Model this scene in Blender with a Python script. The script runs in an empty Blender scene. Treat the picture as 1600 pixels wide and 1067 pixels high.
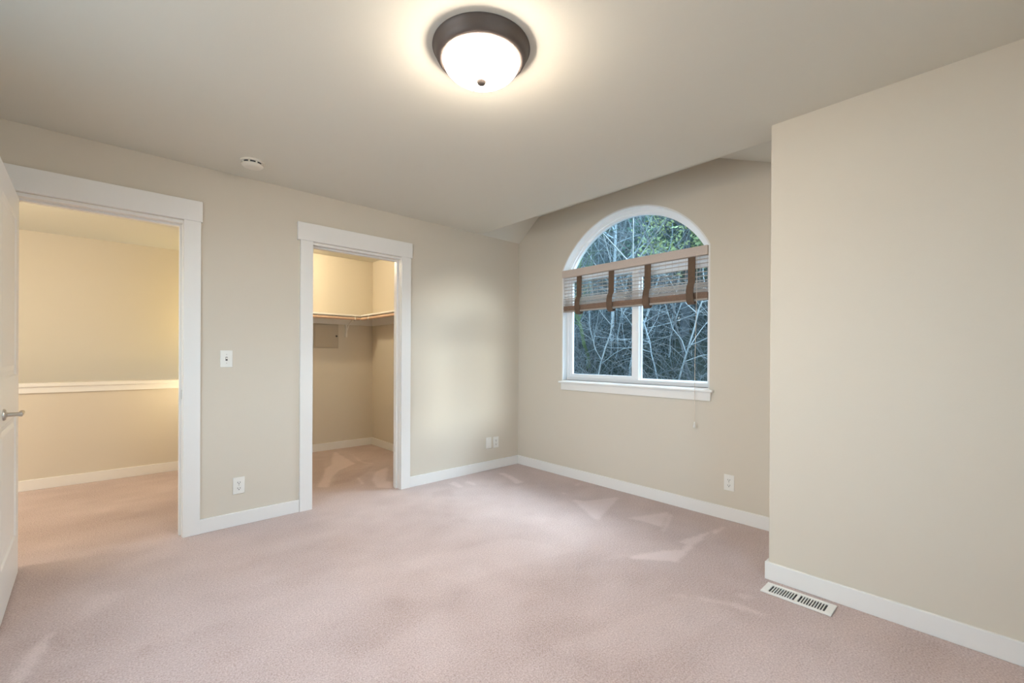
import bpy, bmesh, math, random
import numpy as np
from mathutils import Vector, Matrix
from mathutils.geometry import tessellate_polygon

SC = bpy.context.scene
COL = SC.collection
random.seed(7)
PI = math.pi

# ------------------------------------------------------------------ camera
cam_d = bpy.data.cameras.new('camera')
cam = bpy.data.objects.new('camera', cam_d); COL.objects.link(cam)
cam_d.sensor_fit = 'HORIZONTAL'; cam_d.sensor_width = 36.0
cam_d.lens = 685.71 * 36.0 / 1600.0
cam_d.shift_y = (557.28 - 533.5) / 1600.0
cam_d.clip_start = 0.02
F = Vector((0.67472818, 0.73806425, -0.00174544)); R = Vector((0.7380614, -0.67471317, 0.00524494)); U = Vector((-0.00269343, 0.00482716, 0.99998472))
M = Matrix(((R.x, U.x, -F.x, -3.36675), (R.y, U.y, -F.y, -3.57642), (R.z, U.z, -F.z, 1.2), (0, 0, 0, 1)))
cam.matrix_world = M
SC.camera = cam

# ------------------------------------------------------------------ world, sun, lamps, exposure
SC.view_settings.view_transform = 'Standard'
SC.view_settings.look = 'None'
SC.view_settings.exposure = 0.1
SC.view_settings.gamma = 1.0
SC.view_settings.use_curve_mapping = False
SC.cycles.use_denoising = True
SC.cycles.max_bounces = 10; SC.cycles.diffuse_bounces = 6; SC.cycles.transparent_max_bounces = 24
SC.cycles.sample_clamp_indirect = 6.0
SC.cycles.caustics_reflective = False; SC.cycles.caustics_refractive = False

world = bpy.data.worlds.new('sky'); SC.world = world; world.use_nodes = True
wn = world.node_tree.nodes; wl = world.node_tree.links
bg = wn['Background']; bg.inputs['Strength'].default_value = 5.0
tc = wn.new('ShaderNodeTexCoord'); sx = wn.new('ShaderNodeSeparateXYZ'); rp = wn.new('ShaderNodeValToRGB')
wl.new(tc.outputs['Generated'], sx.inputs[0]); wl.new(sx.outputs['Z'], rp.inputs[0]); wl.new(rp.outputs[0], bg.inputs['Color'])
rp.color_ramp.elements[0].position = 0.0; rp.color_ramp.elements[0].color = (0.56, 0.80, 1.0, 1)
rp.color_ramp.elements[1].position = 0.6; rp.color_ramp.elements[1].color = (0.38, 0.67, 1.0, 1)

def lamp(name, kind, loc, energy, color, **kw):
    d = bpy.data.lights.new(name, kind); d.energy = energy; d.color = color
    o = bpy.data.objects.new(name, d); COL.objects.link(o); o.location = loc
    for k, v in kw.items():
        if k == 'aim':
            o.rotation_euler = Vector(v).to_track_quat('-Z', 'Y').to_euler()
        else:
            setattr(d, k, v)
    return o

lamp('sun', 'SUN', (-8, -20, 6), 1.4, (1.0, 0.95, 0.86), angle=math.radians(4.5), aim=(0.41, 1.0, -0.078))
# daylight entering by the arched and rear windows, an added side fill, and the hall, stairwell and closet bulbs
lamp('rear_window_daylight', 'AREA', (-2.60, -4.70, 1.65), 23, (0.95, 0.95, 0.97), shape='RECTANGLE', size=1.3, size_y=1.6, aim=(0.0, 1, -0.15))
lamp('arch_window_skylight', 'AREA', (2.7, -2.5, 4.3), 610, (0.84, 0.92, 1.0), shape='RECTANGLE', size=2.6, size_y=1.8, aim=(-2.6, 0.95, -2.9))
lamp('side_fill_light', 'AREA', (-4.30, -1.9, 1.55), 25, (0.95, 0.95, 0.97), shape='RECTANGLE', size=1.3, size_y=1.2, spread=math.radians(140), aim=(1, 0.0, -0.4))  # fill added from the left to even the light across the walls
lamp('hall_bulb', 'POINT', (-4.75, 1.2, 1.95), 31, (1.0, 0.84, 0.52), shadow_soft_size=0.08)
lamp('hall_daylight', 'AREA', (-6.6, 1.05, 1.7), 44, (1.0, 0.95, 0.90), shape='RECTANGLE', size=0.9, size_y=1.0, aim=(1, 0.02, -0.42))
lamp('hall_night_light', 'POINT', (-2.78, 1.72, 0.86), 3.4, (1.0, 0.82, 0.50), shadow_soft_size=0.03)
lamp('stairwell_bulb', 'POINT', (-2.25, 2.7, 1.6), 11, (1.0, 0.74, 0.24), shadow_soft_size=0.08)
lamp('closet_bulb', 'POINT', (-1.95, 1.38, 2.36), 37, (1.0, 0.83, 0.56), shadow_soft_size=0.05)

H = 2.454          # ceiling height
# ------------------------------------------------------------------ materials
def mat(name, color, rough=0.6, metal=0.0, bump=None, var=None, spec=0.5, coat=0.0):
    m = bpy.data.materials.new(name); m.use_nodes = True
    nt = m.node_tree; b = nt.nodes['Principled BSDF']
    b.inputs['Base Color'].default_value = (*color, 1); b.inputs['Roughness'].default_value = rough
    b.inputs['Metallic'].default_value = metal; b.inputs['Specular IOR Level'].default_value = spec
    b.inputs['Coat Weight'].default_value = coat
    t = nt.nodes.new('ShaderNodeTexCoord')
    if var:                                   # (scale, amount) gentle mottling of the paint or wood itself
        n = nt.nodes.new('ShaderNodeTexNoise'); n.inputs['Scale'].default_value = var[0]; n.inputs['Detail'].default_value = 4
        nt.links.new(t.outputs['Object'], n.inputs['Vector'])
        mx = nt.nodes.new('ShaderNodeMix'); mx.data_type = 'RGBA'
        mx.inputs['A'].default_value = (*[c * (1 - var[1]) for c in color], 1)
        mx.inputs['B'].default_value = (*[min(1, c * (1 + var[1])) for c in color], 1)
        nt.links.new(n.outputs['Fac'], mx.inputs['Factor']); nt.links.new(mx.outputs['Result'], b.inputs['Base Color'])
    if bump:                                  # (scale, strength, distance)
        n = nt.nodes.new('ShaderNodeTexNoise'); n.inputs['Scale'].default_value = bump[0]; n.inputs['Detail'].default_value = 3
        nt.links.new(t.outputs['Object'], n.inputs['Vector'])
        bp = nt.nodes.new('ShaderNodeBump'); bp.inputs['Strength'].default_value = bump[1]; bp.inputs['Distance'].default_value = bump[2]
        nt.links.new(n.outputs['Fac'], bp.inputs['Height']); nt.links.new(bp.outputs['Normal'], b.inputs['Normal'])
    return m

WALL = (0.645, 0.590, 0.503)
M_wall = mat('greige_wall_paint', WALL, 0.75, bump=(160, 0.12, 0.002), var=(1.3, 0.012), spec=0.3)
M_ceil = mat('ceiling_paint', (0.705, 0.682, 0.61), 0.85, bump=(120, 0.12, 0.002), spec=0.2)
M_trim = mat('white_trim_paint', (0.80, 0.785, 0.76), 0.38, var=(3, 0.01))
M_door = mat('white_door_paint', (0.82, 0.82, 0.81), 0.35, bump=(60, 0.04, 0.001))
M_vinyl = mat('white_vinyl', (0.86, 0.88, 0.90), 0.3)
M_plate = mat('white_plastic', (0.80, 0.785, 0.74), 0.35)
M_aged = mat('aged_plastic', (0.76, 0.725, 0.645), 0.45)
M_dark = mat('dark_slot', (0.03, 0.03, 0.03), 0.6)
M_vent_in = mat('dark_duct', (0.045, 0.045, 0.05), 0.8)
M_nickel = mat('brushed_nickel', (0.62, 0.58, 0.52), 0.28, metal=1.0)
M_bronze = mat('oiled_bronze', (0.12, 0.098, 0.088), 0.5, metal=0.45, var=(14, 0.15))
M_metal_white = mat('white_enamel', (0.78, 0.76, 0.72), 0.4)
M_rod = mat('varnished_wood_rod', (0.62, 0.43, 0.32), 0.4, var=(30, 0.15))
M_panel = mat('grey_steel_panel', (0.475, 0.425, 0.345), 0.5)
M_headrail = mat('woven_valance', (0.57, 0.485, 0.43), 0.8, var=(120, 0.12))
M_tape = mat('brown_tape', (0.135, 0.085, 0.055), 0.85, bump=(400, 0.4, 0.001), var=(60, 0.2))
M_cord = mat('cord', (0.70, 0.60, 0.50), 0.8)
M_bark = mat('grey_bark', (0.23, 0.24, 0.235), 0.9, var=(6, 0.35))
M_bark2 = mat('dark_bark', (0.08, 0.08, 0.08), 0.95, var=(5, 0.4))
M_moss = mat('mossy_bark', (0.07, 0.10, 0.045), 0.95, var=(7, 0.5))
M_birch = mat('pale_bark', (0.36, 0.37, 0.37), 0.85, var=(5, 0.3))
M_bramble = mat('dry_bramble', (0.095, 0.10, 0.10), 0.95, var=(3, 0.5))
M_hill = mat('leaf_litter', (0.032, 0.036, 0.028), 1.0, bump=(6, 0.8, 0.1), var=(1.5, 0.6), spec=0.1)
M_leaf = mat('fir_needles', (0.07, 0.125, 0.07), 0.8, var=(2.0, 0.5))
M_leaf2 = mat('bright_leaves', (0.36, 0.38, 0.16), 0.7, var=(2.0, 0.4))
M_blocker = mat('blocker_grey', (0.35, 0.33, 0.30), 0.8)

def reed_material():
    m = mat('woven_reed', (0.55, 0.48, 0.43), 0.8, var=(90, 0.25))
    nt = m.node_tree; b = nt.nodes['Principled BSDF']; out = nt.nodes['Material Output']
    tr = nt.nodes.new('ShaderNodeBsdfTranslucent'); tr.inputs['Color'].default_value = (0.62, 0.58, 0.54, 1)
    mx = nt.nodes.new('ShaderNodeMixShader'); mx.inputs[0].default_value = 0.35
    nt.links.new(b.outputs[0], mx.inputs[1]); nt.links.new(tr.outputs[0], mx.inputs[2]); nt.links.new(mx.outputs[0], out.inputs['Surface'])
    return m
M_reed = reed_material(); M_hem = mat('brown_reed', (0.27, 0.175, 0.125), 0.85, var=(80, 0.3))
M_grille = mat('grille_bar', (0.50, 0.58, 0.62), 0.5)

def glass_material():
    m = bpy.data.materials.new('window_glass'); m.use_nodes = True; nt = m.node_tree
    out = nt.nodes['Material Output']; nt.nodes.remove(nt.nodes['Principled BSDF'])
    tr = nt.nodes.new('ShaderNodeBsdfTransparent'); tr.inputs['Color'].default_value = (0.90, 0.955, 0.97, 1)
    gl = nt.nodes.new('ShaderNodeBsdfGlossy'); gl.inputs['Roughness'].default_value = 0.02
    fr = nt.nodes.new('ShaderNodeFresnel'); fr.inputs['IOR'].default_value = 1.45
    mx = nt.nodes.new('ShaderNodeMixShader'); mx.inputs[0].default_value = 0.006
    nt.links.new(tr.outputs[0], mx.inputs[1]); nt.links.new(gl.outputs[0], mx.inputs[2])
    nt.links.new(mx.outputs[0], out.inputs['Surface'])
    return m
M_glass = glass_material()

def lamp_glass():
    m = bpy.data.materials.new('lit_frosted_glass'); m.use_nodes = True; b = m.node_tree.nodes['Principled BSDF']
    b.inputs['Base Color'].default_value = (0.9, 0.87, 0.82, 1); b.inputs['Roughness'].default_value = 0.35
    b.inputs['Emission Color'].default_value = (1.0, 0.85, 0.70, 1); b.inputs['Emission Strength'].default_value = 88.0
    return m
M_dome = lamp_glass()

def carpet_material():
    m = bpy.data.materials.new('blush_carpet'); m.use_nodes = True; nt = m.node_tree; b = nt.nodes['Principled BSDF']
    b.inputs['Roughness'].default_value = 1.0; b.inputs['Specular IOR Level'].default_value = 0.05
    b.inputs['Sheen Weight'].default_value = 0.15
    t = nt.nodes.new('ShaderNodeTexCoord')
    at = nt.nodes.new('ShaderNodeAttribute'); at.attribute_name = 'nap'
    n1 = nt.nodes.new('ShaderNodeTexNoise'); n1.inputs['Scale'].default_value = 150; n1.inputs['Detail'].default_value = 3
    n2 = nt.nodes.new('ShaderNodeTexNoise'); n2.inputs['Scale'].default_value = 70; n2.inputs['Detail'].default_value = 3
    for n in (n1, n2): nt.links.new(t.outputs['Object'], n.inputs['Vector'])
    ad = nt.nodes.new('ShaderNodeMath'); ad.operation = 'MULTIPLY_ADD'      # fibre speckle
    nt.links.new(n1.outputs['Fac'], ad.inputs[0]); ad.inputs[1].default_value = 1.1
    ad2 = nt.nodes.new('ShaderNodeMath'); ad2.operation = 'MULTIPLY_ADD'
    nt.links.new(n2.outputs['Fac'], ad2.inputs[0]); ad2.inputs[1].default_value = 0.3; nt.links.new(at.outputs['Fac'], ad2.inputs[2])
    nt.links.new(ad2.outputs[0], ad.inputs[2])
    r = nt.nodes.new('ShaderNodeValToRGB'); nt.links.new(ad.outputs[0], r.inputs[0])
    r.color_ramp.elements[0].position = 0.25; r.color_ramp.elements[0].color = (0.295, 0.212, 0.185, 1)
    r.color_ramp.elements[1].position = 1.0; r.color_ramp.elements[1].color = (0.645, 0.530, 0.505, 1)
    nt.links.new(r.outputs[0], b.inputs['Base Color'])
    bp = nt.nodes.new('ShaderNodeBump'); bp.inputs['Strength'].default_value = 0.6; bp.inputs['Distance'].default_value = 0.006
    nt.links.new(n1.outputs['Fac'], bp.inputs['Height']); nt.links.new(bp.outputs['Normal'], b.inputs['Normal'])
    return m
M_carpet = carpet_material()

# ------------------------------------------------------------------ mesh helpers
class MB:
    """collects boxes, tubes and lathes, then links them as ONE mesh object"""
    def __init__(s): s.v = []; s.f = []
    def add(s, vs, fs):
        k = len(s.v); s.v += [tuple(v) for v in vs]; s.f += [tuple(i + k for i in f) for f in fs]; return s
    def box(s, x0, x1, y0, y1, z0, z1):
        x0, x1 = sorted((x0, x1)); y0, y1 = sorted((y0, y1)); z0, z1 = sorted((z0, z1))
        return s.add([(x0, y0, z0), (x1, y0, z0), (x1, y1, z0), (x0, y1, z0), (x0, y0, z1), (x1, y0, z1), (x1, y1, z1), (x0, y1, z1)],
                     [(0, 3, 2, 1), (4, 5, 6, 7), (0, 1, 5, 4), (1, 2, 6, 5), (2, 3, 7, 6), (3, 0, 4, 7)])
    def tube(s, pts, rads, n=8, cap=True):
        pts = [Vector(p) for p in pts]; k = len(pts)
        if not isinstance(rads, (list, tuple)): rads = [rads] * k
        vs = []; up = None
        for i, p in enumerate(pts):
            d = (pts[min(i + 1, k - 1)] - pts[max(i - 1, 0)]).normalized()
            if up is None: up = Vector((0, 0, 1)) if abs(d.z) < 0.9 else Vector((1, 0, 0))
            a = d.cross(up).normalized(); b = a.cross(d).normalized(); up = b
            for j in range(n):
                t = 2 * PI * j / n; vs.append(p + rads[i] * (math.cos(t) * a + math.sin(t) * b))
        fs = [(i * n + j, i * n + (j + 1) % n, (i + 1) * n + (j + 1) % n, (i + 1) * n + j) for i in range(k - 1) for j in range(n)]
        if cap: fs += [tuple(range(n))[::-1], tuple((k - 1) * n + j for j in range(n))]
        return s.add(vs, fs)
    def lathe(s, prof, c=(0, 0, 0), n=48, axis='z'):
        vs = []; fs = []
        for r, h in prof:
            for j in range(n):
                t = 2 * PI * j / n; a, b = r * math.cos(t), r * math.sin(t)
                p = (a, b, h) if axis == 'z' else ((h, a, b) if axis == 'x' else (a, h, b))
                vs.append((p[0] + c[0], p[1] + c[1], p[2] + c[2]))
        k = len(prof)
        for i in range(k - 1):
            for j in range(n): fs.append((i * n + j, i * n + (j + 1) % n, (i + 1) * n + (j + 1) % n, (i + 1) * n + j))
        fs += [tuple(range(n))[::-1], tuple((k - 1) * n + j for j in range(n))]
        return s.add(vs, fs)
    def xf(s, fn): s.v = [tuple(fn(*v)) for v in s.v]; return s
    def build(s, name, m, parent=None, bevel=0.0, smooth=False, local=False):
        me = bpy.data.meshes.new(name); me.from_pydata(s.v, [], s.f); me.validate()
        bm = bmesh.new(); bm.from_mesh(me); bmesh.ops.recalc_face_normals(bm, faces=bm.faces); bm.to_mesh(me); bm.free()
        me.materials.append(m); o = bpy.data.objects.new(name, me); COL.objects.link(o)
        if smooth:
            for p in me.polygons: p.use_smooth = True
            me.set_sharp_from_angle(angle=math.radians(40))
        if bevel:
            b = o.modifiers.new('bevel', 'BEVEL'); b.width = bevel; b.segments = 2; b.limit_method = 'ANGLE'; b.angle_limit = math.radians(40)
        if parent is not None:
            o.parent = parent
            if not local: o.matrix_parent_inverse = Matrix.Translation(parent.location).inverted()
        return o

def tag(o, label=None, cat=None, group=None, kind=None):
    if label: o['label'] = label
    if cat: o['category'] = cat
    if group: o['group'] = group
    if kind: o['kind'] = kind
    return o
def thing(name, loc, label, cat, group=None, kind=None):
    o = bpy.data.objects.new(name, None); COL.objects.link(o); o.location = loc; o.empty_display_size = 0.05
    return tag(o, label, cat, group, kind)
def struct(name, mb, m, **kw):
    o = mb.build(name, m, **kw); o['kind'] = 'structure'; return o

def wall_with_hole(outer, hole, t, fn):
    """outer / hole: 2-D outlines (u, z); extruded by t along the wall's outward normal; fn maps (u, n, z) to the world"""
    tris = tessellate_polygon([[Vector((u, z, 0)) for u, z in outer], [Vector((u, z, 0)) for u, z in hole]])
    pts = list(outer) + list(hole); k = len(pts); mb = MB()
    vs = [fn(u, 0, z) for u, z in pts] + [fn(u, t, z) for u, z in pts]
    fs = [tuple(a) for a in tris] + [tuple(i + k for i in a[::-1]) for a in tris]
    for s0, n in ((0, len(outer)), (len(outer), len(hole))):
        for i in range(n):
            a, b = s0 + i, s0 + (i + 1) % n; fs.append((a, b, b + k, a + k))
    return mb.add(vs, fs)

# ------------------------------------------------------------------ the room's shell
YR = -4.45      # rear wall
XL = -4.06      # wall on the camera's left
WT = 0.12
# carpet: a fine grid carrying the lie of the pile (vacuum tracks) as an attribute
NAPS = [(0.9, [(-0.31, -2.279), (-0.639, -2.206), (-0.639, -2.264), (-0.748, -2.279), (-0.837, -2.213), (-1.044, -2.12), (-1.084, -2.135), (-0.985, -2.247), (-0.914, -2.34), (-0.57, -2.297)]), (0.9, [(-0.155, -2.308), (-0.315, -2.281), (-0.344, -2.308)]), (0.7, [(-0.175, -1.895), (-0.539, -1.753), (-0.494, -1.869), (-0.505, -2.011)]), (0.8, [(-0.212, -1.944), (-0.216, -1.921), (-0.565, -2.052), (-0.573, -2.072)]), (0.7, [(-0.16, -1.436), (-0.462, -1.303), (-0.514, -1.208), (-0.708, -1.564), (-0.735, -1.636)]), (0.7, [(-0.075, -0.944), (-0.341, -0.963), (-0.452, -1.059), (-0.392, -1.074)]), (0.5, [(-1.046, -2.715), (-1.039, -2.76), (-0.976, -2.778), (-1.004, -2.72)]), (0.35, [(-1.014, -2.121), (-1.093, -2.051), (-1.246, -2.015), (-1.203, -2.065)]), (0.6, [(-1.33, -2.433), (-1.208, -2.569), (-1.114, -2.74), (-1.105, -2.883), (-1.14, -2.852), (-1.159, -2.724), (-1.238, -2.569)]), (0.8, [(-0.436, -0.152), (-0.385, -0.224), (-0.467, -0.581), (-0.556, -0.56), (-0.471, -0.371)]), (0.6, [(-0.934, -0.117), (-0.991, -0.331), (-1.026, -0.301), (-1.029, -0.144)]), (-0.5, [(-1.283, -0.258), (-1.092, -0.263), (-1.19, -0.494), (-1.369, -0.395)]), (0.5, [(-0.838, -0.202), (-0.845, -0.342), (-0.891, -0.35), (-0.89, -0.193)]), (-0.3, [(-1.443, -0.876), (-1.445, -1.094), (-1.491, -1.135), (-1.497, -0.962)]), (-0.4, [(-0.193, -0.323), (-0.163, -0.758), (-0.171, -0.972), (-0.402, -1.161), (-0.464, -0.713), (-0.308, -0.392)]), (0.9, [(-1.311, 1.919), (-1.471, 1.585), (-1.585, 1.268), (-1.373, 1.162)]), (0.85, [(-1.579, 1.283), (-1.367, 1.177), (-1.613, 0.995), (-1.771, 0.774), (-1.909, 0.479), (-1.979, 0.554), (-1.832, 0.828), (-1.688, 1.169)]), (0.8, [(-1.391, 0.644), (-1.515, 0.433), (-1.574, 0.183), (-1.491, 0.07), (-1.397, 0.254), (-1.42, 0.334), (-1.161, 0.801), (-1.266, 0.753)]), (0.8, [(-1.564, 0.688), (-1.553, 0.662), (-1.618, 0.376), (-1.647, 0.359)]), (0.7, [(-1.196, 1.719), (-1.284, 1.125), (-1.182, 0.965), (-1.294, 1.236)]), (0.6, [(-1.403, 0.919), (-1.384, 0.857), (-1.428, 0.779), (-1.437, 0.84)]), (-0.5, [(-1.668, 1.648), (-1.575, 1.567), (-1.749, 1.044), (-1.943, 0.662), (-1.978, 0.693)]), (-0.6, [(-1.516, 0.928), (-1.286, 0.91), (-1.506, 0.662), (-1.699, 0.52), (-1.858, 0.516), (-1.694, 0.827)]), (0.7, [(-3.553, -0.834), (-3.619, -1.005), (-3.637, -1.167), (-3.604, -1.197), (-3.577, -1.079), (-3.539, -0.901)]), (-0.6, [(-3.251, -1.213), (-3.23, -1.271), (-3.27, -1.309), (-3.296, -1.266)]), (-0.5, [(-3.101, -1.254), (-3.084, -1.241), (-3.127, -1.389), (-3.138, -1.354)]), (-0.4, [(-3.694, -0.664), (-3.602, -0.885), (-3.631, -1.006), (-3.685, -0.886)]), (-0.5, [(-3.542, -0.857), (-3.48, -0.994), (-3.522, -1.033), (-3.553, -0.955)]), (-0.35, [(-3.73, -0.062), (-3.442, -0.298), (-3.159, -0.289), (-2.99, -0.333), (-3.121, -0.518), (-3.437, -0.489), (-3.632, -0.427), (-3.706, -0.286)]), (-0.4, [(-3.307, -0.921), (-3.14, -0.755), (-3.087, -0.722), (-3.244, -0.945)]), (0.4, [(-3.488, -0.819), (-3.435, -0.566), (-3.3, -0.612), (-3.429, -0.81)]), (-0.45, [(-2.845, -1.61), (-2.308, -1.573), (-2.165, -1.815), (-2.642, -1.895)]), (-0.4, [(-2.314, -2.034), (-1.768, -2.277), (-1.713, -2.516), (-2.216, -2.327)]), (-0.35, [(-2.802, -0.677), (-2.287, -0.66), (-2.241, -0.955), (-2.706, -0.96)]), (-0.4, [(-1.203, -3.032), (-0.769, -3.335), (-0.87, -3.662), (-1.4, -3.184)]), (0.35, [(-2.145, -1.264), (-1.408, -1.443), (-1.242, -1.847), (-1.997, -1.685)]), (0.35, [(-2.022, -2.35), (-1.207, -2.56), (-1.212, -2.777), (-1.95, -2.613)])]
def inside(px, py, poly):
    r = np.zeros(px.shape, bool); n = len(poly)
    for i in range(n):
        (x0, y0), (x1, y1) = poly[i], poly[(i + 1) % n]
        if y0 == y1: continue
        c = (y0 > py) != (y1 > py)
        r ^= c & (px < (x1 - x0) * (py - y0) / (y1 - y0) + x0)
    return r
def smooth_noise(sh, cell, rng):
    a = rng.standard_normal((sh[0] // cell[0] + 3, sh[1] // cell[1] + 3))
    x = np.linspace(0, a.shape[0] - 2.001, sh[0]); y = np.linspace(0, a.shape[1] - 2.001, sh[1])
    i, j = x.astype(int), y.astype(int); fx = (x - i)[:, None]; fy = (y - j)[None, :]
    fx = fx * fx * (3 - 2 * fx); fy = fy * fy * (3 - 2 * fy)
    return (a[np.ix_(i, j)] * (1 - fx) * (1 - fy) + a[np.ix_(i + 1, j)] * fx * (1 - fy) + a[np.ix_(i, j + 1)] * (1 - fx) * fy + a[np.ix_(i + 1, j + 1)] * fx * fy)
def make_floor():
    d = 0.016
    gx = np.arange(XL, 0.05, d); gy = np.arange(YR, 2.12, d)
    X, Y = np.meshgrid(gx, gy, indexing='ij'); sh = X.shape; rng = np.random.default_rng(3)
    nap = 0.30 * smooth_noise(sh, (34, 22), rng) + 0.22 * smooth_noise(sh, (14, 10), rng) + 0.16 * smooth_noise(sh, (6, 5), rng)
    nap *= 0.55
    tri = np.zeros(sh)
    for v, poly in NAPS:
        if abs(v) < 0.46: v *= 0.45
        tri = np.where(inside(X, Y, poly), v, tri)
    k = tri.copy()
    for _ in range(1):
        k[1:-1, 1:-1] = (k[1:-1, 1:-1] * 2 + k[:-2, 1:-1] + k[2:, 1:-1] + k[1:-1, :-2] + k[1:-1, 2:]) / 6
    nap = 0.0 + 0.25 * nap + np.where(k > 0, 0.36, 0.17) * k
    n0, n1 = sh; me = bpy.data.meshes.new('floor')
    V = np.stack([X.ravel(), Y.ravel(), np.zeros(X.size)], 1)
    idx = np.arange(X.size).reshape(sh)
    Q = np.stack([idx[:-1, :-1].ravel(), idx[1:, :-1].ravel(), idx[1:, 1:].ravel(), idx[:-1, 1:].ravel()], 1)
    me.from_pydata(V.tolist(), [], Q.tolist())
    a = me.attributes.new('nap', 'FLOAT', 'POINT'); a.data.foreach_set('value', nap.ravel().astype(np.float32))
    me.materials.append(M_carpet)
    o = bpy.data.objects.new('floor', me); COL.objects.link(o); o['kind'] = 'structure'
    return o
make_floor()
struct('floor_hall', MB().box(-7.2, XL, 0.0, 2.12, -0.1, 0), M_carpet)

# wall with the two doorways (plane y = 0)
D1 = (-3.777, -3.017); D2 = (-2.209, -1.45); DH = 2.062
j = 0.014
struct('wall_left', MB().box(-7.2, D1[0] - j, 0, WT, 0, H).box(D1[0] - j, D1[1] + j, 0, WT, DH + j, H).box(D1[1] + j, D2[0] - j, 0, WT, 0, H)
       .box(D2[0] - j, D2[1] + j, 0, WT, DH + j, H).box(D2[1] + j, 0.15, 0, WT, 0, 2.9), M_wall)

WH = dict(w=0.741, zb=0.95, zt=2.522, R=0.829)
def outline(i, p, n=40):
    w = p['w'] - i; R_ = p['R'] - i; zc = p['zt'] - p['R']; th = math.asin(min(1, w / R_))
    o = [(-w, p['zb'] + i), (w, p['zb'] + i)]
    for k in range(n + 1):
        a = th - 2 * th * k / n; o.append((R_ * math.sin(a), zc + R_ * math.cos(a)))
    return o
W1C = -1.384
fB = lambda u, n, z: (n, W1C + u, z)
struct('wall_back', wall_with_hole([(-2.92 - W1C, 0), (WT - W1C, 0), (WT - W1C, 2.95), (-2.92 - W1C, 2.95)], outline(0, WH), 0.15, fB), M_wall)
# bump-out on the right
YC = -2.764; XC = -0.73
struct('wall_right', MB().box(XC, 0.15, YR - 0.15, YC, 0, 2.9), M_wall, bevel=0.004)
W2C = -2.60; W2 = dict(w=0.56, zb=0.72, zt=2.36, R=0.66)
fR = lambda u, n, z: (W2C + u, YR - n, z)
def two_holes(outer, holes, t, fn):
    tris = tessellate_polygon([[Vector((u, z, 0)) for u, z in outer]] + [[Vector((u, z, 0)) for u, z in h] for h in holes])
    pts = list(outer); spans = [(0, len(outer))]
    for h in holes: spans.append((len(pts), len(h))); pts += list(h)
    k = len(pts); vs = [fn(u, 0, z) for u, z in pts] + [fn(u, t, z) for u, z in pts]
    fs = [tuple(a) for a in tris] + [tuple(i + k for i in a[::-1]) for a in tris]
    for s0, n in spans:
        for i in range(n):
            a, b = s0 + i, s0 + (i + 1) % n; fs.append((a, b, b + k, a + k))
    return MB().add(vs, fs)
struct('wall_rear', two_holes([(XL - 0.12 - W2C, 0), (XC - W2C, 0), (XC - W2C, H + 0.1), (XL - 0.12 - W2C, H + 0.1)], [outline(0, W2)], 0.15, fR), M_wall)
SW = (-2.6, -1.2, 0.9, 2.1); fS = lambda u, n, z: (XL - n, u, z)  # opening added out of view for the side fill
struct('wall_side', two_holes([(YR, 0), (0, 0), (0, H + 0.1), (YR, H + 0.1)], [[(SW[0], SW[2]), (SW[1], SW[2]), (SW[1], SW[3]), (SW[0], SW[3])]], 0.12, fS), M_wall)

# unseen slab added to keep the sun off the foot of the bank
struct('sun_blocker', MB().box(0.6, 10.5, -7.6, -7.2, -2.5, 4.6), M_blocker)
struct('ground_yard', MB().box(-40, 0.6, -60, YR - 0.4, -3.2, -3.0).box(-40, -7.6, YR - 0.4, 30, -3.2, -3.0).box(0.6, 30, -60, -8.9, -3.2, -3.0), M_hill)
# ceilings
XLIP = -0.553
struct('ceiling', MB().box(XL - 0.12, XLIP, YR - 0.15, WT, H, H + 0.09).box(XLIP, 0.15, YR - 0.15, YC, H, H + 0.09), M_ceil)
prof = [(0.0, H), (-0.307, 2.682), (-2.193, 2.692), (-2.76, H)]
av = []; 
for x in (XLIP, 0.0):
    for (y, z) in prof: av.append((x, y, z))
for x in (XLIP - 0.0, 0.0):
    for (y, z) in prof: av.append((x, y, z + 0.06))
af = []
for i in range(3):
    af += [(i, i + 1, i + 5, i + 4), (i + 8, i + 12, i + 13, i + 9)]
af += [(0, 1, 2, 3), (0, 3, 11, 8), (0, 4, 12, 8), (3, 7, 15, 11), (8, 9, 10, 11)]
struct('ceiling_alcove', MB().add(av, af), M_ceil)

# closet shell
CY = 2.075; CX = -0.757; CL = -2.62
struct('wall_closet_back', MB().box(CL - 0.1, 0.15, CY, CY + 0.11, 0, H), M_wall)
struct('wall_closet_right', MB().box(CX, CX + 0.11, WT, CY, 0, H), M_wall)
struct('wall_closet_left', MB().box(CL - 0.1, CL, WT, CY, 0, H), M_wall)
struct('ceiling_closet', MB().box(CL - 0.1, CX + 0.11, WT, CY + 0.1, H, H + 0.08), M_ceil)
# hall and stairwell shell
HY = 2.105; FY = 3.06
struct('wall_half', MB().box(-7.2, CL - 0.1, HY, HY + 0.115, -1.6, 0.862), M_wall)
struct('wall_hall_far', MB().box(-7.2, 0.15, FY, FY + 0.1, -1.6, H), M_wall)
struct('wall_hall_left', MB().box(-7.3, -7.2, 0, FY + 0.1, -1.6, H), M_wall)
struct('wall_stairwell', MB().box(-0.6, -0.5, CY + 0.11, FY, -1.6, H), M_wall)
struct('floor_stairwell', MB().box(-7.2, -0.5, HY, FY, -1.7, -1.6), M_carpet)
struct('ceiling_hall', MB().box(-7.3, CL - 0.1, WT, CY + 0.11, H, H + 0.08).box(-7.3, 0.15, CY + 0.11, FY + 0.1, H, H + 0.08), M_ceil)

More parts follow.
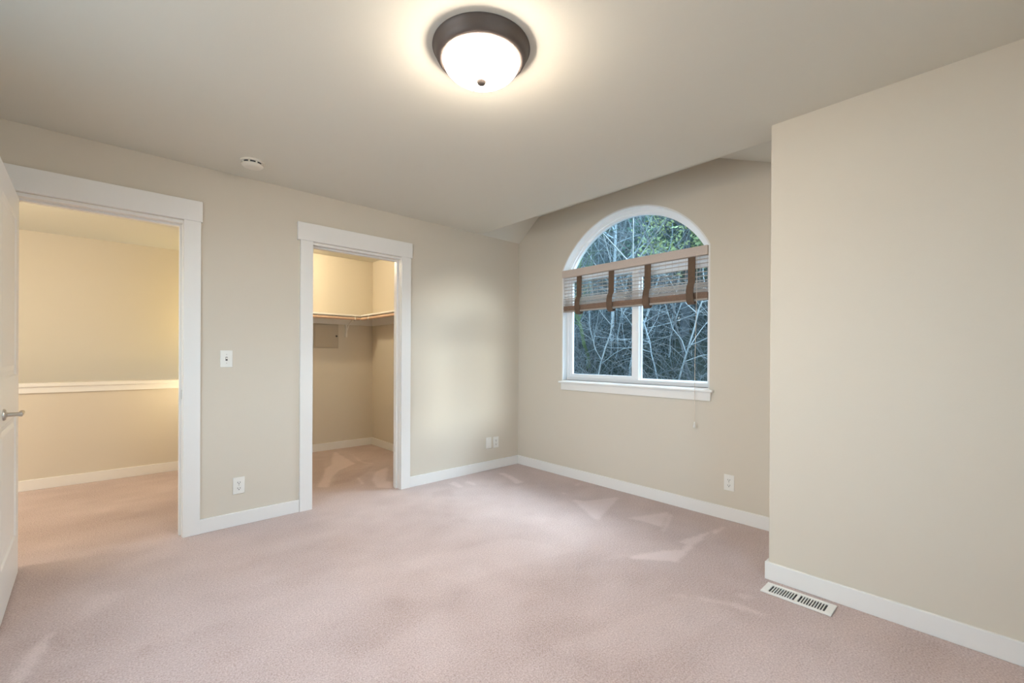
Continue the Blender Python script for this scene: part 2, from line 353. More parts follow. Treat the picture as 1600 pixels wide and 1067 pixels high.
# ------------------------------------------------------------------ trim
def base(name, x0, x1, y0, y1):
    struct(name, MB().box(x0, x1, y0, y1, 0, 0.094), M_trim, bevel=0.003)
bt = 0.015
base('baseboard_left', D1[1] + 0.088, D2[0] - 0.093, -bt, 0)
base('baseboard_left_corner', D2[1] + 0.092, -bt, -bt, 0)
base('baseboard_back', -bt, 0, YC, 0)
struct('baseboard_right', MB().box(XC - bt, XC, YR, YC + bt, 0, 0.094).box(XC, -bt, YC, YC + bt, 0, 0.094), M_trim, bevel=0.003)
base('baseboard_side', XL, XL + bt, YR + bt, -bt)
base('baseboard_rear', XL, XC - bt, YR, YR + bt)
base('baseboard_closet_back', CL, CX - bt, CY - bt, CY)
base('baseboard_closet_right', CX - bt, CX, WT, CY)
base('baseboard_hall', -7.2, CL - 0.1, HY - bt, HY)

def casing(name, x0, x1, hl, hr, left_w):
    t = thing(name, (x1, 0, 0), None, None, kind='structure')
    MB().box(x0 - left_w, x0, -0.019, 0, 0, DH + 0.019).build('side_casing', M_trim, t, bevel=0.002)
    MB().box(x1, x1 + 0.092, -0.019, 0, 0, DH + 0.019).build('side_casing', M_trim, t, bevel=0.002)
    MB().box(hl, hr, -0.026, 0, DH + 0.017, DH + 0.152).build('head_casing', M_trim, t, bevel=0.002)
    MB().box(x0 - j, x0 + 0.004, 0, WT, 0, DH).box(x1 - 0.004, x1 + j, 0, WT, 0, DH).box(x0 - j, x1 + j, 0, WT, DH - 0.004, DH + j).build('jamb', M_trim, t, bevel=0.001)
    MB().box(x0 + 0.004, x0 + 0.016, 0.05, 0.088, 0, DH - 0.004).box(x1 - 0.016, x1 - 0.004, 0.05, 0.088, 0, DH - 0.004).box(x0 + 0.016, x1 - 0.016, 0.05, 0.088, DH - 0.016, DH - 0.004).build('door_stop', M_trim, t)
    return t
t1 = casing('trim_1', D1[0], D1[1], D1[0] - 0.107, D1[1] + 0.100, 0.092)
MB().box(D1[1] - 0.0065, D1[1] - 0.004, 0.004, 0.040, 0.905, 0.968).build('strike_plate', M_nickel, t1)
t2 = casing('trim_2', D2[0], D2[1], D2[0] - 0.114, D2[1] + 0.102, 0.092)
MB().box(D2[1] - 0.0065, D2[1] - 0.004, 0.070, 0.10, 0.905, 0.975).build('strike_plate', M_bronze, t2)
# white cap on the half wall
t3 = thing('trim_3', (-3.4, HY, 0.862), None, None, kind='structure')
MB().box(-7.2, CL - 0.1, HY - 0.022, HY + 0.137, 0.905, 0.937).build('cap_board', M_trim, t3, bevel=0.003)
MB().box(-7.2, CL - 0.1, HY - 0.012, HY, 0.850, 0.905).build('cap_apron', M_trim, t3, bevel=0.002)

# ------------------------------------------------------------------ windows
def ring(mb, a, b, n0, n1, fn):
    """solid ring between outline a (outer) and b (inner), from depth n0 to n1"""
    k = len(a); vs = [fn(u, n0, z) for u, z in a] + [fn(u, n0, z) for u, z in b] + [fn(u, n1, z) for u, z in a] + [fn(u, n1, z) for u, z in b]; fs = []
    for i in range(k):
        q = (i + 1) % k
        fs += [(i, q, k + q, k + i), (2 * k + i, 3 * k + i, 3 * k + q, 2 * k + q), (i, 2 * k + i, 2 * k + q, q), (k + i, k + q, 3 * k + q, 3 * k + i)]
    return mb.add(vs, fs)
def lbox(mb, fn, u0, u1, n0, n1, z0, z1):
    c = [fn(u, n, z) for z in (z0, z1) for n in (n0, n1) for u in (u0, u1)]
    return mb.add(c, [(0, 1, 3, 2), (4, 6, 7, 5), (0, 4, 5, 1), (1, 5, 7, 3), (3, 7, 6, 2), (2, 6, 4, 0)])
def slab(mb, pts, n0, n1, fn):
    k = len(pts); vs = [fn(u, n0, z) for u, z in pts] + [fn(u, n1, z) for u, z in pts]
    fs = [tuple(range(k)), tuple(range(2 * k - 1, k - 1, -1))] + [(i, (i + 1) % k, k + (i + 1) % k, k + i) for i in range(k)]
    return mb.add(vs, fs)
def rect(u0, u1, z0, z1): return [(u0, z0), (u1, z0), (u1, z1), (u0, z1)]

def arched_window(name, p, fn, zt0, zt1, um, stool=True):
    t = thing(name, fn(0, 0.09, p['zb']), None, None, kind='structure')
    ring(MB(), outline(0.0, p), outline(0.012, p), -0.001, 0.10, fn).build('reveal_lining', M_trim, t, smooth=True)
    ring(MB(), outline(0.012, p), outline(0.045, p), 0.065, 0.13, fn).build('window_frame', M_vinyl, t, smooth=True)
    w = p['w'] - 0.045; zb = p['zb'] + 0.045
    lbox(MB(), fn, -w, w, 0.065, 0.125, zt0, zt1).build('transom', M_vinyl, t, bevel=0.002)
    # arched sash ring above the transom
    o = [q for q in outline(0.045, p)[2:] if q[1] > zt1]; i_ = [q for q in outline(0.068, p)[2:] if q[1] > zt1]
    k = min(len(o), len(i_)); 
    o = [(-math.sqrt(max(0, (p['R'] - 0.045) ** 2 - (zt1 - p['zt'] + p['R']) ** 2)), zt1)]
    zc = p['zt'] - p['R']
    def arc(i, n=36):
        r = p['R'] - i; wmax = min(p['w'] - i, math.sqrt(r * r - max(0, zt1 - zc) ** 2)); th = math.asin(wmax / r)
        return [(r * math.sin(th - 2 * th * q / n), zc + r * math.cos(th - 2 * th * q / n)) for q in range(n + 1)]
    a, b = arc(0.045), arc(0.066); vs = []; n = len(a); mb = MB()
    for d in (0.078, 0.115): vs += [fn(u, d, z) for u, z in a] + [fn(u, d, z) for u, z in b]
    fs = []
    for q in range(n - 1):
        fs += [(q, q + 1, n + q + 1, n + q), (2 * n + q, 3 * n + q, 3 * n + q + 1, 2 * n + q + 1), (n + q, n + q + 1, 3 * n + q + 1, 3 * n + q), (q, 2 * n + q, 2 * n + q + 1, q + 1)]
    fs += [(0, n, 3 * n, 2 * n), (n - 1, 3 * n - 1, 4 * n - 1, 2 * n - 1)]
    mb.add(vs, fs).build('arch_sash', M_vinyl, t, smooth=True)
    slab(MB(), b + [(b[-1][0], zt1), (b[0][0], zt1)], 0.100, 0.104, fn).build('arch_pane', M_glass, t)
    # fan grille between the panes
    c = (0, zt1 - 0.03); rr = zc + p['R'] - 0.07
    for ang in (90, 132, 48):
        ca, sa = math.cos(math.radians(ang)), math.sin(math.radians(ang)); L = 2.0
        while True:                                      # stop at the arch
            q = (c[0] + L * ca, c[1] + L * sa)
            if math.hypot(q[0], q[1] - zc) < p['R'] - 0.062: break
            L -= 0.005
        hw = 0.0042; nx, nz = -sa * hw, ca * hw
        slab(MB(), [(c[0] + nx + .035 * ca, c[1] + nz + .035 * sa), (c[0] - nx + .035 * ca, c[1] - nz + .035 * sa), (q[0] - nx, q[1] - nz), (q[0] + nx, q[1] + nz)], 0.108, 0.114, fn).build('grille_bar', M_grille, t)
    # sliding sash (far side) and fixed lite
    sl = MB(); ring(sl, rect(um, w, zb, zt0), rect(um + 0.068, w - 0.03, zb + 0.03, zt0 - 0.004), 0.072, 0.10, fn); sl.build('sliding_sash', M_vinyl, t, bevel=0.002)
    fl = MB(); ring(fl, rect(-w, um + 0.02, zb, zt0), rect(-w + 0.012, um - 0.012, zb + 0.012, zt0 - 0.042), 0.102, 0.122, fn); fl.build('fixed_sash', M_vinyl, t, bevel=0.001)
    lbox(MB(), fn, um + 0.068, w - 0.03, 0.086, 0.09, zb + 0.03, zt0 - 0.004).build('pane', M_glass, t)
    lbox(MB(), fn, -w + 0.012, um - 0.012, 0.110, 0.114, zb + 0.012, zt0 - 0.042).build('pane', M_glass, t)
    lbox(MB(), fn, um + 0.02, um + 0.05, 0.064, 0.072, (zb + zt0) / 2 - 0.05, (zb + zt0) / 2 + 0.02).build('sash_lock', M_vinyl, t, bevel=0.002)
    if stool:
        lbox(MB(), fn, -p['w'] - 0.035, p['w'] + 0.02, -0.036, 0.0, p['zb'] - 0.018, p['zb']).build('stool', M_trim, t, bevel=0.004)
        lbox(MB(), fn, -p['w'] + 0.012, p['w'] - 0.012, 0.0, 0.065, p['zb'], p['zb'] + 0.012).build('stool_inner', M_trim, t)
        lbox(MB(), fn, -p['w'] - 0.012, p['w'] + 0.0, -0.016, 0, p['zb'] - 0.085, p['zb'] - 0.018).build('apron', M_trim, t, bevel=0.002)
    return t
arched_window('window_1', WH, fB, 1.958, 2.045, -0.018 - 0.068 + 0.0)
arched_window('window_2', W2, fR, 1.76, 1.90, -0.03)

t = thing('added_side_window', fS((SW[0] + SW[1]) / 2, 0.08, SW[2]), None, None, kind='structure')  # unseen window added to let the side fill into the room
fr = MB(); ring(fr, rect(*SW), rect(SW[0] + 0.05, SW[1] - 0.05, SW[2] + 0.05, SW[3] - 0.05), 0.05, 0.11, fS); lbox(fr, fS, -1.93, -1.87, 0.055, 0.105, SW[2], SW[3]); fr.build('window_frame', M_vinyl, t)
for u0, u1 in ((SW[0] + 0.05, -1.93), (-1.87, SW[1] - 0.05)): lbox(MB(), fS, u0, u1, 0.08, 0.084, SW[2] + 0.05, SW[3] - 0.05).build('pane', M_glass, t)

# ------------------------------------------------------------------ woven shade in the arched window
t = thing('roman_shade', (0, W1C, 2.055), 'tan woven wood roman shade pulled halfway up across the arched window', 'window shade')
Y0, Y1 = W1C - 0.726, W1C + 0.733
MB().box(-0.016, 0.034, Y0, Y1, 1.985, 2.056).build('headrail', M_headrail, t, bevel=0.002)
mb = MB()
z = 1.985; k = 0
while z > 1.775:                                         # fine reeds of the sheer mat, a thick slat every third
    if k % 3 == 2: mb.box(0.016, 0.0175, Y0 + .006, Y1 - .006, z - 0.0070, z)
    else: mb.box(0.017, 0.018, Y0 + .006, Y1 - .006, z - 0.0008, z)
    z -= 0.0110; k += 1
for i in range(26):                                      # warp threads
    y = Y0 + 0.012 + i * (Y1 - Y0 - 0.024) / 25; mb.box(0.0145, 0.0155, y, y + 0.0016, 1.772, 1.985)
mb.build('woven_mat', M_reed, t)
mb = MB(); hem = MB()
for layer, (n, zt, st) in enumerate(((0.006, 1.778, 0.0085), (0.022, 1.776, 0.0095), (0.034, 1.770, 0.0090))):
    z = zt; k = 0
    while z > 1.705:                                     # the folds, still half sheer
        mb.box(n, n + 0.002, Y0 + .006, Y1 - .006, z - (0.0045 if k % 3 == 0 else 0.0016), z); z -= st; k += 1
    while z > 1.655:                                     # the dense woven hem
        hem.box(n - 0.002, n + 0.003, Y0 + .006, Y1 - .006, z - 0.0056, z); z -= 0.0068
hem.box(0.0, 0.034, Y0 + .006, Y1 - .006, 1.676, 1.680)
mb.box(-0.002, 0.036, Y0 + .006, Y1 - .006, 1.640, 1.652)
mb.build('folded_stack', M_reed, t); hem.build('hem', M_hem, t)
for yc in (-0.848, -1.222, -1.590, -1.975):              # brown tapes with a loop round the folds
    pth = [(0.012, 1.985), (0.010, 1.86), (0.009, 1.792), (0.002, 1.776), (-0.012, 1.762), (-0.022, 1.72), (-0.024, 1.68), (-0.018, 1.645), (-0.004, 1.622), (0.012, 1.612), (0.03, 1.618), (0.042, 1.640)]
    hw = 0.030; vs = []
    for i, (x, z) in enumerate(pth):
        for dy in (-hw, hw):
            for dx in (0, 0.003): vs.append((x + dx, yc + dy, z))
    fs = []
    for i in range(len(pth) - 1):
        a = i * 4; b = a + 4
        fs += [(a, b, b + 2, a + 2), (a + 1, a + 3, b + 3, b + 1), (a, a + 1, b + 1, b), (a + 2, b + 2, b + 3, a + 3)]
    fs += [(0, 2, 3, 1), tuple(len(pth) * 4 - 4 + q for q in (0, 1, 3, 2))]
    MB().add(vs, fs).build('tape', M_tape, t, smooth=True)
c = MB().tube([(-0.019, -2.030, 2.0), (-0.020, -2.031, 1.7), (-0.042, -2.031, 1.2), (-0.043, -2.030, 0.69)], 0.0017, 6).build('lift_cord', M_cord, t)
MB().lathe([(0.002, 0.700), (0.004, 0.697), (0.006, 0.680), (0.010, 0.662), (0.0095, 0.655), (0.003, 0.652)], (-0.043, -2.030, 0), 14).build('tassel', M_plate, t, smooth=True)

# ------------------------------------------------------------------ bedroom door, swung open against the left of the frame
def bedroom_door():
    t = thing('door_1', (D1[0], -0.005, 0), None, None, kind='structure')
    L, T, z0, z1 = 0.756, 0.035, 0.012, 2.040
    bm = bmesh.new()
    # local: a runs from the hinge to the latch edge, b = 0 room face
    panels = [(0.105, L - 0.105, 1.085, 1.915), (0.105, L - 0.105, 0.24, 0.875)]
    def face(pts, b): return bm.faces.new([bm.verts.new((a, b, z)) for a, z in pts])
    mb = MB()
    for side, b0, sgn in ((0, 0.0, 1), (1, T, -1)):
        A = [0, panels[0][0], panels[0][1], L]; Z = [z0, panels[1][2], panels[1][3], panels[0][2], panels[0][3], z1]
        for i in range(3):
            for k in range(5):
                if i == 1 and k in (1, 3):
                    a0, a1, c0, c1 = A[1], A[2], Z[k], Z[k + 1]; prev = [(a0, c0), (a1, c0), (a1, c1), (a0, c1)]; pb = 0.0
                    for ins, dep in ((0.010, 0.006), (0.030, 0.0075), (0.052, 0.0025), (0.056, 0.0025)):
                        cur = [(a0 + ins, c0 + ins), (a1 - ins, c0 + ins), (a1 - ins, c1 - ins), (a0 + ins, c1 - ins)]
                        for q in range(4):
                            r = (q + 1) % 4
                            mb.add([(prev[q][0], b0 + sgn * pb, prev[q][1]), (prev[r][0], b0 + sgn * pb, prev[r][1]), (cur[r][0], b0 + sgn * dep, cur[r][1]), (cur[q][0], b0 + sgn * dep, cur[q][1])], [(0, 1, 2, 3)])
                        prev, pb = cur, dep
                    mb.add([(a, b0 + sgn * pb, z) for a, z in prev], [(0, 1, 2, 3)])
                else:
                    mb.add([(A[i], b0, Z[k]), (A[i + 1], b0, Z[k]), (A[i + 1], b0, Z[k + 1]), (A[i], b0, Z[k + 1])], [(0, 1, 2, 3)])
    mb.add([(0, 0, z0), (0, T, z0), (0, T, z1), (0, 0, z1)], [(0, 1, 2, 3)]); mb.add([(L, 0, z0), (L, T, z0), (L, T, z1), (L, 0, z1)], [(0, 1, 2, 3)])
    mb.add([(0, 0, z0), (L, 0, z0), (L, T, z0), (0, T, z0)], [(0, 1, 2, 3)]); mb.add([(0, 0, z1), (L, 0, z1), (L, T, z1), (0, T, z1)], [(0, 1, 2, 3)])
    ang = math.radians(1.6)
    def place(a, b, z):            # hinge at the left jamb, opened a little past square
        x, y = -b + a * math.tan(ang) * 1.0, -a
        return (-3.737 + x, 0.0 + y - 0.004, z)
    mb.xf(place); leaf = mb.build('door_leaf', M_door, t)
    bm.free()
    # lever sets on both faces
    for sgn, b0 in ((-1, 0.0), (1, T)):
        a0 = 0.60; zc = 0.925
        hd = MB()
        hd.lathe([(0.001, 0), (0.026, 0.0), (0.026, 0.004), (0.022, 0.009), (0.012, 0.011), (0.0095, 0.014), (0.0095, 0.046), (0.0115, 0.050), (0.0115, 0.058), (0.001, 0.060)], (0, 0, 0), 24, axis='y')
        hd.tube([(0.0, 0.052, 0), (-0.03, 0.054, 0.002), (-0.07, 0.052, 0.003), (-0.098, 0.047, -0.002), (-0.108, 0.043, -0.006)], [0.0105, 0.0095, 0.0085, 0.008, 0.006], 12)
        hd.xf(lambda x, y, z: place(a0 + x, b0 + sgn * y, zc + z)); hd.build('lever_handle', M_nickel, t, smooth=True)
    MB().add([place(L + 0.0005, b, z) for b, z in ((0.006, 0.89), (0.029, 0.89), (0.029, 0.955), (0.006, 0.955))] + [place(L - 0.001, b, z) for b, z in ((0.006, 0.89), (0.029, 0.89), (0.029, 0.955), (0.006, 0.955))],
             [(0, 1, 2, 3), (4, 5, 6, 7), (0, 1, 5, 4), (1, 2, 6, 5), (2, 3, 7, 6), (3, 0, 4, 7)]).build('latch_plate', M_nickel, t)
    for zc in (0.25, 1.03, 1.82):
        MB().tube([place(-0.003, T + 0.006, zc - 0.045), place(-0.003, T + 0.006, zc + 0.045)], 0.006, 10).build('hinge', M_nickel, t, smooth=True)
bedroom_door()

# ------------------------------------------------------------------ ceiling light
LX, LY = -2.25, -2.16
t = thing('ceiling_light', (LX, LY, H), 'round flush ceiling light with dark bronze rim and glowing frosted glass bowl', 'ceiling light')
MB().lathe([(0.02, H), (0.198, H), (0.199, H - 0.004), (0.193, H - 0.009), (0.187, H - 0.028), (0.178, H - 0.044), (0.167, H - 0.053), (0.158, H - 0.053), (0.155, H - 0.044), (0.150, H - 0.020), (0.02, H - 0.018)], (LX, LY, 0), 72).build('rim', M_bronze, t, smooth=True)
pr = [(0.153, H - 0.042)]
for i in range(15):
    a = PI / 2 * i / 14; pr.append((0.1545 * math.cos(a) + 0.0005, H - 0.049 - 0.083 * math.sin(a) ** 1.0))
dm = MB().lathe(pr, (LX, LY, 0), 64).build('glass_bowl', M_dome, t, smooth=True)
MB().lathe([(0.006, H - 0.122), (0.019, H - 0.127), (0.021, H - 0.133), (0.016, H - 0.142), (0.006, H - 0.147), (0.001, H - 0.148)], (LX, LY, 0), 20).build('finial', M_bronze, t, smooth=True)

# ------------------------------------------------------------------ smoke detector
sxy = (-2.69, -0.325)
t = thing('smoke_detector', (*sxy, H), 'round off-white smoke detector on the ceiling above the two doorways', 'smoke detector')
MB().lathe([(0.01, H), (0.070, H), (0.070, H - 0.009), (0.066, H - 0.011), (0.02, H - 0.011)], (*sxy, 0), 40).build('mounting_base', M_aged, t, smooth=True)
MB().lathe([(0.02, H - 0.010), (0.058, H - 0.010), (0.058, H - 0.022), (0.02, H - 0.020)], (*sxy, 0), 40).build('vent_gap', M_vent_in, t, smooth=True)
cv = MB().lathe([(0.02, H - 0.020), (0.062, H - 0.022), (0.062, H - 0.028), (0.055, H - 0.036), (0.035, H - 0.040), (0.001, H - 0.041)], (*sxy, 0), 40)
for i in range(9):
    a = 2 * PI * i / 9; x, y = sxy[0] + 0.060 * math.cos(a), sxy[1] + 0.060 * math.sin(a); cv.tube([(x, y, H - 0.012), (x, y, H - 0.022)], 0.006, 6)
cv.build('cover', M_aged, t, smooth=True)

# ------------------------------------------------------------------ switch and outlet plates
def plate(name, fn, label, cat, kind, group=None):
    """fn(u, d, z): d = distance out of the wall"""
    t = thing(name, fn(0, 0, 0), label, cat, group)
    lbox(MB(), fn, -0.036, 0.036, 0, 0.006, -0.058, 0.058).build('wall_plate', M_plate, t, bevel=0.002)
    if kind == 'switch':
        lbox(MB(), fn, -0.006, 0.006, 0.005, 0.0068, -0.013, 0.013).build('switch_slot', M_vent_in, t)
        lbox(MB(), fn, -0.0045, 0.0045, 0.006, 0.014, -0.002, 0.009).build('toggle', M_plate, t, bevel=0.001)
        for z in (-0.030, 0.030): lbox(MB(), fn, -0.003, 0.003, 0.006, 0.0068, z - 0.003, z + 0.003).build('screw', M_nickel, t)
    elif kind == 'outlet':
        for zc in (0.020, -0.020):
            r = MB()
            pts = [(0.016 * math.cos(a) * (1 if abs(math.cos(a)) < .9 else .95), zc + max(-0.0125, min(0.0125, 0.0165 * math.sin(a)))) for a in [2 * PI * i / 24 for i in range(24)]]
            slab(r, pts, 0.0055, 0.0078, fn); f = r.build('receptacle', M_plate, t)
            s = MB()
            lbox(s, fn, -0.0085, -0.0055, 0.0070, 0.0084, zc - 0.002, zc + 0.007); lbox(s, fn, 0.0055, 0.0085, 0.0070, 0.0084, zc - 0.002, zc + 0.006); lbox(s, fn, -0.003, 0.003, 0.0070, 0.0084, zc - 0.0105, zc - 0.0055)
            s.build('slots', M_dark, t)
        lbox(MB(), fn, -0.003, 0.003, 0.006, 0.0075, -0.003, 0.003).build('screw', M_nickel, t)
    else:
        lbox(MB(), fn, -0.009, 0.009, 0.005, 0.0075, -0.008, 0.008).build('cable_jack', M_plate, t, bevel=0.001)
        for z in (-0.042, 0.042): lbox(MB(), fn, -0.003, 0.003, 0.006, 0.0068, z - 0.003, z + 0.003).build('screw', M_nickel, t)
    return t
wa = lambda xc, zc: (lambda u, d, z: (xc + u, -d, zc + z))
wb = lambda yc, zc: (lambda u, d, z: (-d, yc + u, zc + z))
plate('light_switch', wa(-2.776, 1.17), 'white toggle light switch plate on the wall between the two doorways', 'light switch', 'switch')
plate('wall_outlet', wa(-2.699, 0.279), 'white duplex outlet low on the wall between the two doorways', 'outlet', 'outlet')
plate('cable_plate', wa(-0.427, 0.283), 'blank white jack plate left of the outlet near the room corner', 'wall plate', 'jack')
plate('wall_outlet', wa(-0.327, 0.279), 'small white outlet right of a jack plate by the room corner', 'outlet', 'outlet')
plate('wall_outlet', wb(-2.274, 0.275), 'white duplex outlet on the wall below and right of the window', 'outlet', 'outlet')

# ------------------------------------------------------------------ floor register
t = thing('floor_vent', (-0.847, -2.930, 0), 'white metal floor vent with dark slots beside the right wall baseboard', 'floor vent')
vx0, vx1, vy0, vy1 = -0.908, -0.786, -3.080, -2.780
g = MB(); h0, h1 = 0.002, 0.008; fx, fy = 0.021, 0.030
g.box(vx0, vx0 + fx, vy0, vy1, h0, h1).box(vx1 - fx, vx1, vy0, vy1, h0, h1).box(vx0 + fx, vx1 - fx, vy0, vy0 + fy, h0, h1).box(vx0 + fx, vx1 - fx, vy1 - fy, vy1, h0, h1)
ym = (vy0 + vy1) / 2; g.box(vx0 + fx, vx1 - fx, ym - 0.007, ym + 0.007, h0, h1)
g.build('register_face', M_metal_white, t, bevel=0.0015)
for a, b in ((vy0 + fy, ym - 0.007), (ym + 0.007, vy1 - fy)):
    n = 10; st = (b - a) / n
    for i in range(1, n):
        y = a + i * st; MB().box(vx0 + fx, vx1 - fx, y - 0.0021, y + 0.0021, 0.0025, 0.0072).build('louver', M_metal_white, t)
MB().box(vx0 + fx, vx1 - fx, vy0 + fy, vy1 - fy, 0.0005, 0.0022).build('duct_opening', M_vent_in, t)

# ------------------------------------------------------------------ closet fittings
ZS = 1.702
t = thing('closet_shelf', (CX - 0.15, CY - 0.15, ZS), 'white L-shaped shelf round the back and right walls of the closet', 'shelf')
MB().box(CL, CX, CY - 0.30, CY, ZS - 0.019, ZS).build('back_board', M_trim, t, bevel=0.001)
MB().box(CX - 0.30, CX, WT + 0.3, CY - 0.30, ZS - 0.019, ZS).build('side_board', M_trim, t, bevel=0.001)
MB().box(CL, CX, CY - 0.018, CY, ZS - 0.11, ZS - 0.019).box(CX - 0.018, CX, WT + 0.3, CY - 0.018, ZS - 0.11, ZS - 0.019).build('cleat', M_trim, t, bevel=0.001)
ZR = ZS - 0.048
for xb in (-1.12, -2.2):
    b = MB().box(xb - 0.010, xb + 0.010, CY - 0.30, CY - 0.018, ZS - 0.023, ZS - 0.019)
    b.tube([(xb, CY - 0.285, ZS - 0.022), (xb, CY - 0.305, ZR - 0.012), (xb, CY - 0.285, ZR - 0.024), (xb, CY - 0.262, ZR - 0.020)], 0.006, 8)
    b.tube([(xb, CY - 0.255, ZR - 0.018), (xb, CY - 0.20, ZS - 0.055), (xb, CY - 0.10, ZS - 0.115), (xb, CY - 0.03, ZS - 0.20), (xb, CY - 0.006, ZS - 0.26)], 0.006, 8)
    b.box(xb - 0.012, xb + 0.012, CY - 0.020, CY, ZS - 0.27, ZS - 0.11)
    b.build('bracket', M_metal_white, t)
b = MB(); yb = 1.55
b.box(CX - 0.30, CX - 0.018, yb - 0.010, yb + 0.010, ZS - 0.023, ZS - 0.019)
b.tube([(CX - 0.285, yb, ZS - 0.022), (CX - 0.305, yb, ZR - 0.012), (CX - 0.285, yb, ZR - 0.024), (CX - 0.262, yb, ZR - 0.020)], 0.006, 8)
b.build('bracket', M_metal_white, t)
o = MB().tube([(CL + 0.005, CY - 0.283, ZR), (CX - 0.30, CY - 0.283, ZR)], 0.0165, 16).build('closet_rod', M_rod, smooth=True)
tag(o, 'long wooden hanging rod under the shelf on the closet back wall', 'closet rod')
o = MB().tube([(CX - 0.283, WT + 0.31, ZR), (CX - 0.283, CY - 0.302, ZR)], 0.0165, 16).build('closet_rod', M_rod, smooth=True)
tag(o, 'wooden hanging rod under the shelf on the closet right wall', 'closet rod')
t = thing('access_panel', (-1.368, CY, 1.44), 'grey metal service panel on the closet back wall under the shelf', 'access panel')
px0, px1, pz0, pz1 = -1.518, -1.220, 1.287, 1.590
MB().box(px0, px1, CY - 0.010, CY, pz0, pz1).build('panel_frame', M_panel, t, bevel=0.002)
MB().box(px0 + 0.014, px1 - 0.010, CY - 0.016, CY - 0.010, pz0 + 0.014, pz1 - 0.012).build('panel_door', M_panel, t, bevel=0.002)
MB().lathe([(0.012, -0.017), (0.012, -0.022), (0.002, -0.023)], (px1 - 0.026, CY, 1.44), 14, axis='y').build('latch', M_dark, t, smooth=True)
# ------------------------------------------------------------------ outside: wooded bank behind the house
def hill_z(x, y):
    s = max(0.0, x - 1.6)
    return -1.1 + 0.62 * s + 0.012 * s * s + 0.18 * math.sin(1.3 * x + 0.7 * y) + 0.12 * math.sin(2.9 * y - 1.1 * x)
hv = []; hf = []; nx, ny = 46, 56
for i in range(nx):
    for k in range(ny):
        x = 0.6 + 21 * i / (nx - 1); y = -9 + 30 * k / (ny - 1); hv.append((x, y, hill_z(x, y)))
for i in range(nx - 1):
    for k in range(ny - 1): a = i * ny + k; hf.append((a, a + ny, a + ny + 1, a + 1))
o = MB().add(hv, hf).build('hillside', M_hill, smooth=True); o['kind'] = 'structure'

def grow(mb, rng, p, d, L, r, depth, wob, nb, sides=4):
    """one branch as a wobbling tapered tube, with side branches"""
    n = max(3, int(L / (0.22 if depth > 1 else 0.14))); n = min(n, 12); pts = [p.copy()]; q = p.copy(); dd = d.copy()
    for i in range(n):
        dd = (dd + Vector((rng.gauss(0, wob), rng.gauss(0, wob), rng.gauss(0.02, wob)))).normalized(); q = q + dd * (L / n); pts.append(q.copy())
    mb.tube(pts, [r * (1 - 0.75 * i / n) for i in range(n + 1)], sides if depth > 1 else 3, cap=False)
    if depth == 0: return
    for b in range(nb[depth]):
        f = rng.uniform(0.22, 1.0); i = min(n - 1, int(f * n)); o_ = pts[i].lerp(pts[i + 1], f * n - i)
        ax = (pts[i + 1] - pts[i]).normalized(); s = Vector((rng.gauss(0, 1), rng.gauss(0, 1), rng.gauss(0.25, 0.7))); s = (s - ax * s.dot(ax)).normalized()
        grow(mb, rng, o_, (ax * rng.uniform(0.3, 1.0) + s).normalized(), L * rng.uniform(0.25, 0.5), r * (1 - 0.7 * f) * 0.55, depth - 1, wob * 1.25, nb, sides)
def bare_tree(seed, h, r, lean=(0, 0), nb=(0, 6, 8, 13), wob=0.10, depth=3):
    rng = random.Random(seed); mb = MB()
    grow(mb, rng, Vector((0, 0, -0.15)), Vector((lean[0], lean[1], 1)).normalized(), h, r, depth, wob, nb)
    return mb
protos = []
for i, (h, r, lean, wob) in enumerate(((3.6, 0.020, (0.1, 0.1), 0.12), (4.6, 0.025, (-0.1, 0.15), 0.09), (2.6, 0.014, (0.2, -0.3), 0.16), (3.2, 0.017, (0, 0.35), 0.14), (5.2, 0.034, (-0.15, -0.1), 0.08))):
    protos.append(bare_tree(20 + i, h, r, lean, wob=wob).build('bare_tree', (M_bark, M_bark, M_birch, M_bark, M_bark2)[i]).data)
    bpy.data.objects.remove(bpy.data.objects['bare_tree'])
rng = random.Random(11)
NB = 56
for i in range(NB):
    f = (i + rng.random()) / NB; x = 3.6 + 9.0 * f ** 1.15
    lo = -3.58 + 0.36 * (x + 3.37); hi = -3.58 + 0.93 * (x + 3.37); y = lo + (hi - lo) * ((i * 0.618 + 0.13 * rng.random()) % 1.0)
    o = bpy.data.objects.new('bare_tree', protos[rng.randrange(5)]); COL.objects.link(o)
    s = rng.uniform(0.8, 1.35); o.scale = (s, s, s); o.location = (x, y, hill_z(x, y)); o.rotation_euler = (0, 0, rng.uniform(0, 6.28))
    tag(o, 'thin bare branching tree in the tangle beyond the window', 'tree', 'bare trees on the bank')
# two trees that stand out
o = bare_tree(5, 4.2, 0.055, (0.05, 0.1), nb=(0, 4, 6, 12), wob=0.16).build('mossy_tree', M_moss); o.location = (4.4, 2.42, hill_z(4.4, 2.42))
tag(o, 'green mossy twisting trunk seen through the left window pane', 'tree')
o = bare_tree(9, 6.0, 0.05, (0.02, -0.08), nb=(0, 3, 4, 9), wob=0.05).build('pale_tree', M_birch); o.location = (5.2, 2.38, hill_z(5.2, 2.38))
tag(o, 'slim pale straight trunk rising behind the left window pane', 'tree')
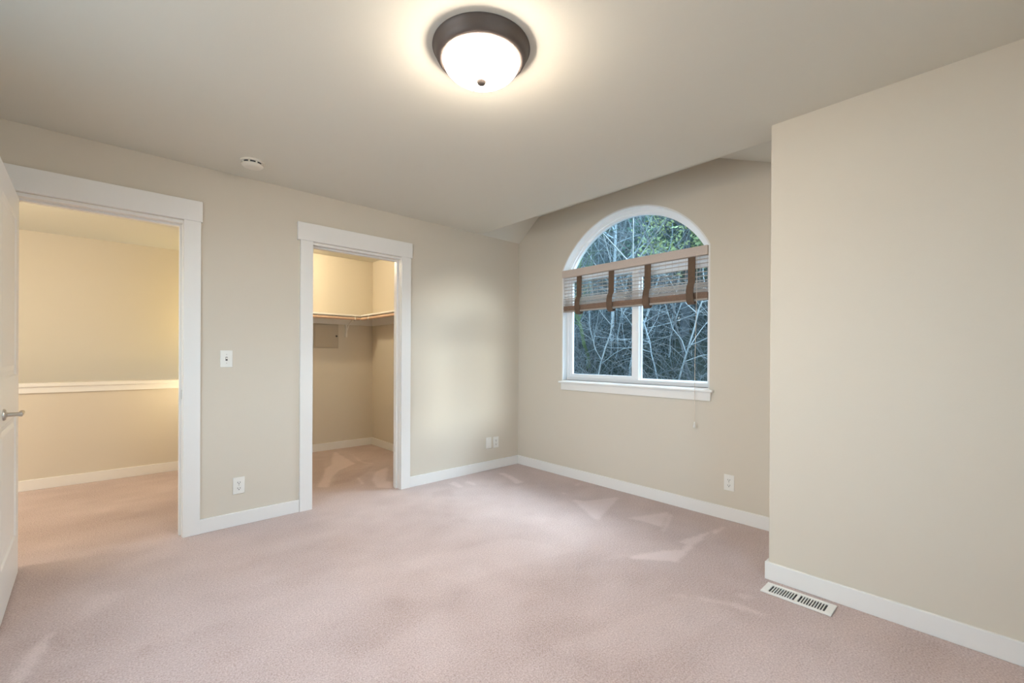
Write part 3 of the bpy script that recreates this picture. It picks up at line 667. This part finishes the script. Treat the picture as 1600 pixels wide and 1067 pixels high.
# tangle of dry stems on the slope: nobody could count it
mb = MB(); rng = random.Random(3)
for i in range(3200):
    x = 2.4 + 10.5 * rng.random() ** 1.3; lo = -3.58 + 0.34 * (x + 3.37); hi = -3.58 + 0.95 * (x + 3.37); y = rng.uniform(lo, hi)
    p = Vector((x, y, hill_z(x, y) - 0.05)); a = rng.uniform(0, 6.28); L = rng.uniform(0.5, 1.7); up = rng.uniform(0.5, 1.5)
    e = Vector((math.cos(a), math.sin(a), 0)); r = rng.uniform(0.003, 0.007)
    pts = [p + e * L * t_ + Vector((rng.gauss(0, .03), rng.gauss(0, .03), up * (1.9 * t_ - 1.25 * t_ * t_))) for t_ in (0, .2, .4, .6, .8, 1.0)]
    mb.tube(pts, [r, r, r * .9, r * .75, r * .6, r * .35], 3, cap=False)
tag(mb.build('bramble_thicket', M_bramble), 'tangle of dry bramble stems covering the bank beyond the window', 'brambles', kind='stuff')

def leafy_tree(name, loc, h, cr, m, n, seed, label, lo=0.25, size=0.06):
    rng = random.Random(seed); t = thing(name, loc, label, 'tree')
    mb = MB(); tr = MB(); cl = []
    grow(tr, rng, Vector((0, 0, -0.2)), Vector((0, 0, 1)), h, 0.06 + 0.012 * h, 2, 0.05, (0, 3, 9))
    tr.build('trunk', M_bark2, t, local=True)
    for c in range(int(n / 55)):
        z = h * (lo + (1 - lo) * rng.random()); rr = cr * (1.08 - 0.75 * (z / h)) * math.sqrt(rng.random()); a = rng.uniform(0, 6.28)
        cl.append(Vector((rr * math.cos(a), rr * math.sin(a), z)))
    for c in cl:
        for i in range(55):
            p = c + Vector((rng.gauss(0, .17), rng.gauss(0, .17), rng.gauss(0, .11))); u = Vector((rng.gauss(0, 1), rng.gauss(0, 1), rng.gauss(0, .7))).normalized(); w = u.orthogonal().normalized()
            a = rng.uniform(0, PI); w = w * math.cos(a) + u.cross(w) * math.sin(a); s = size * rng.uniform(.6, 1.3)
            mb.add([p - u * s, p + w * s * .45, p + u * s, p - w * s * .45], [(0, 1, 2, 3)])
    mb.build('foliage', m, t, local=True)
    return t
leafy_tree('evergreen_tree', (6.6, 1.55, hill_z(6.6, 1.55)), 4.4, 1.5, M_leaf, 5600, 1, 'dark green leafy tree at the upper right behind the arch pane', lo=0.18)
leafy_tree('leafy_tree', (5.4, 0.75, hill_z(5.4, 0.75)), 3.9, 1.0, M_leaf2, 3000, 2, 'sunlit yellow green leafy tree at the right edge of the arch pane', lo=0.34, size=0.05)
leafy_tree('leafy_tree', (9.2, 4.2, hill_z(9.2, 4.2)), 4.2, 1.1, M_leaf2, 1600, 4, 'pale yellow green tree far up the bank at the arch top', lo=0.6, size=0.055)
leafy_tree('evergreen_tree', (10.5, 3.0, hill_z(10.5, 3.0)), 5.0, 2.0, M_leaf, 5000, 6, 'broad dark fir far up the bank behind the other trees', lo=0.2, size=0.08)
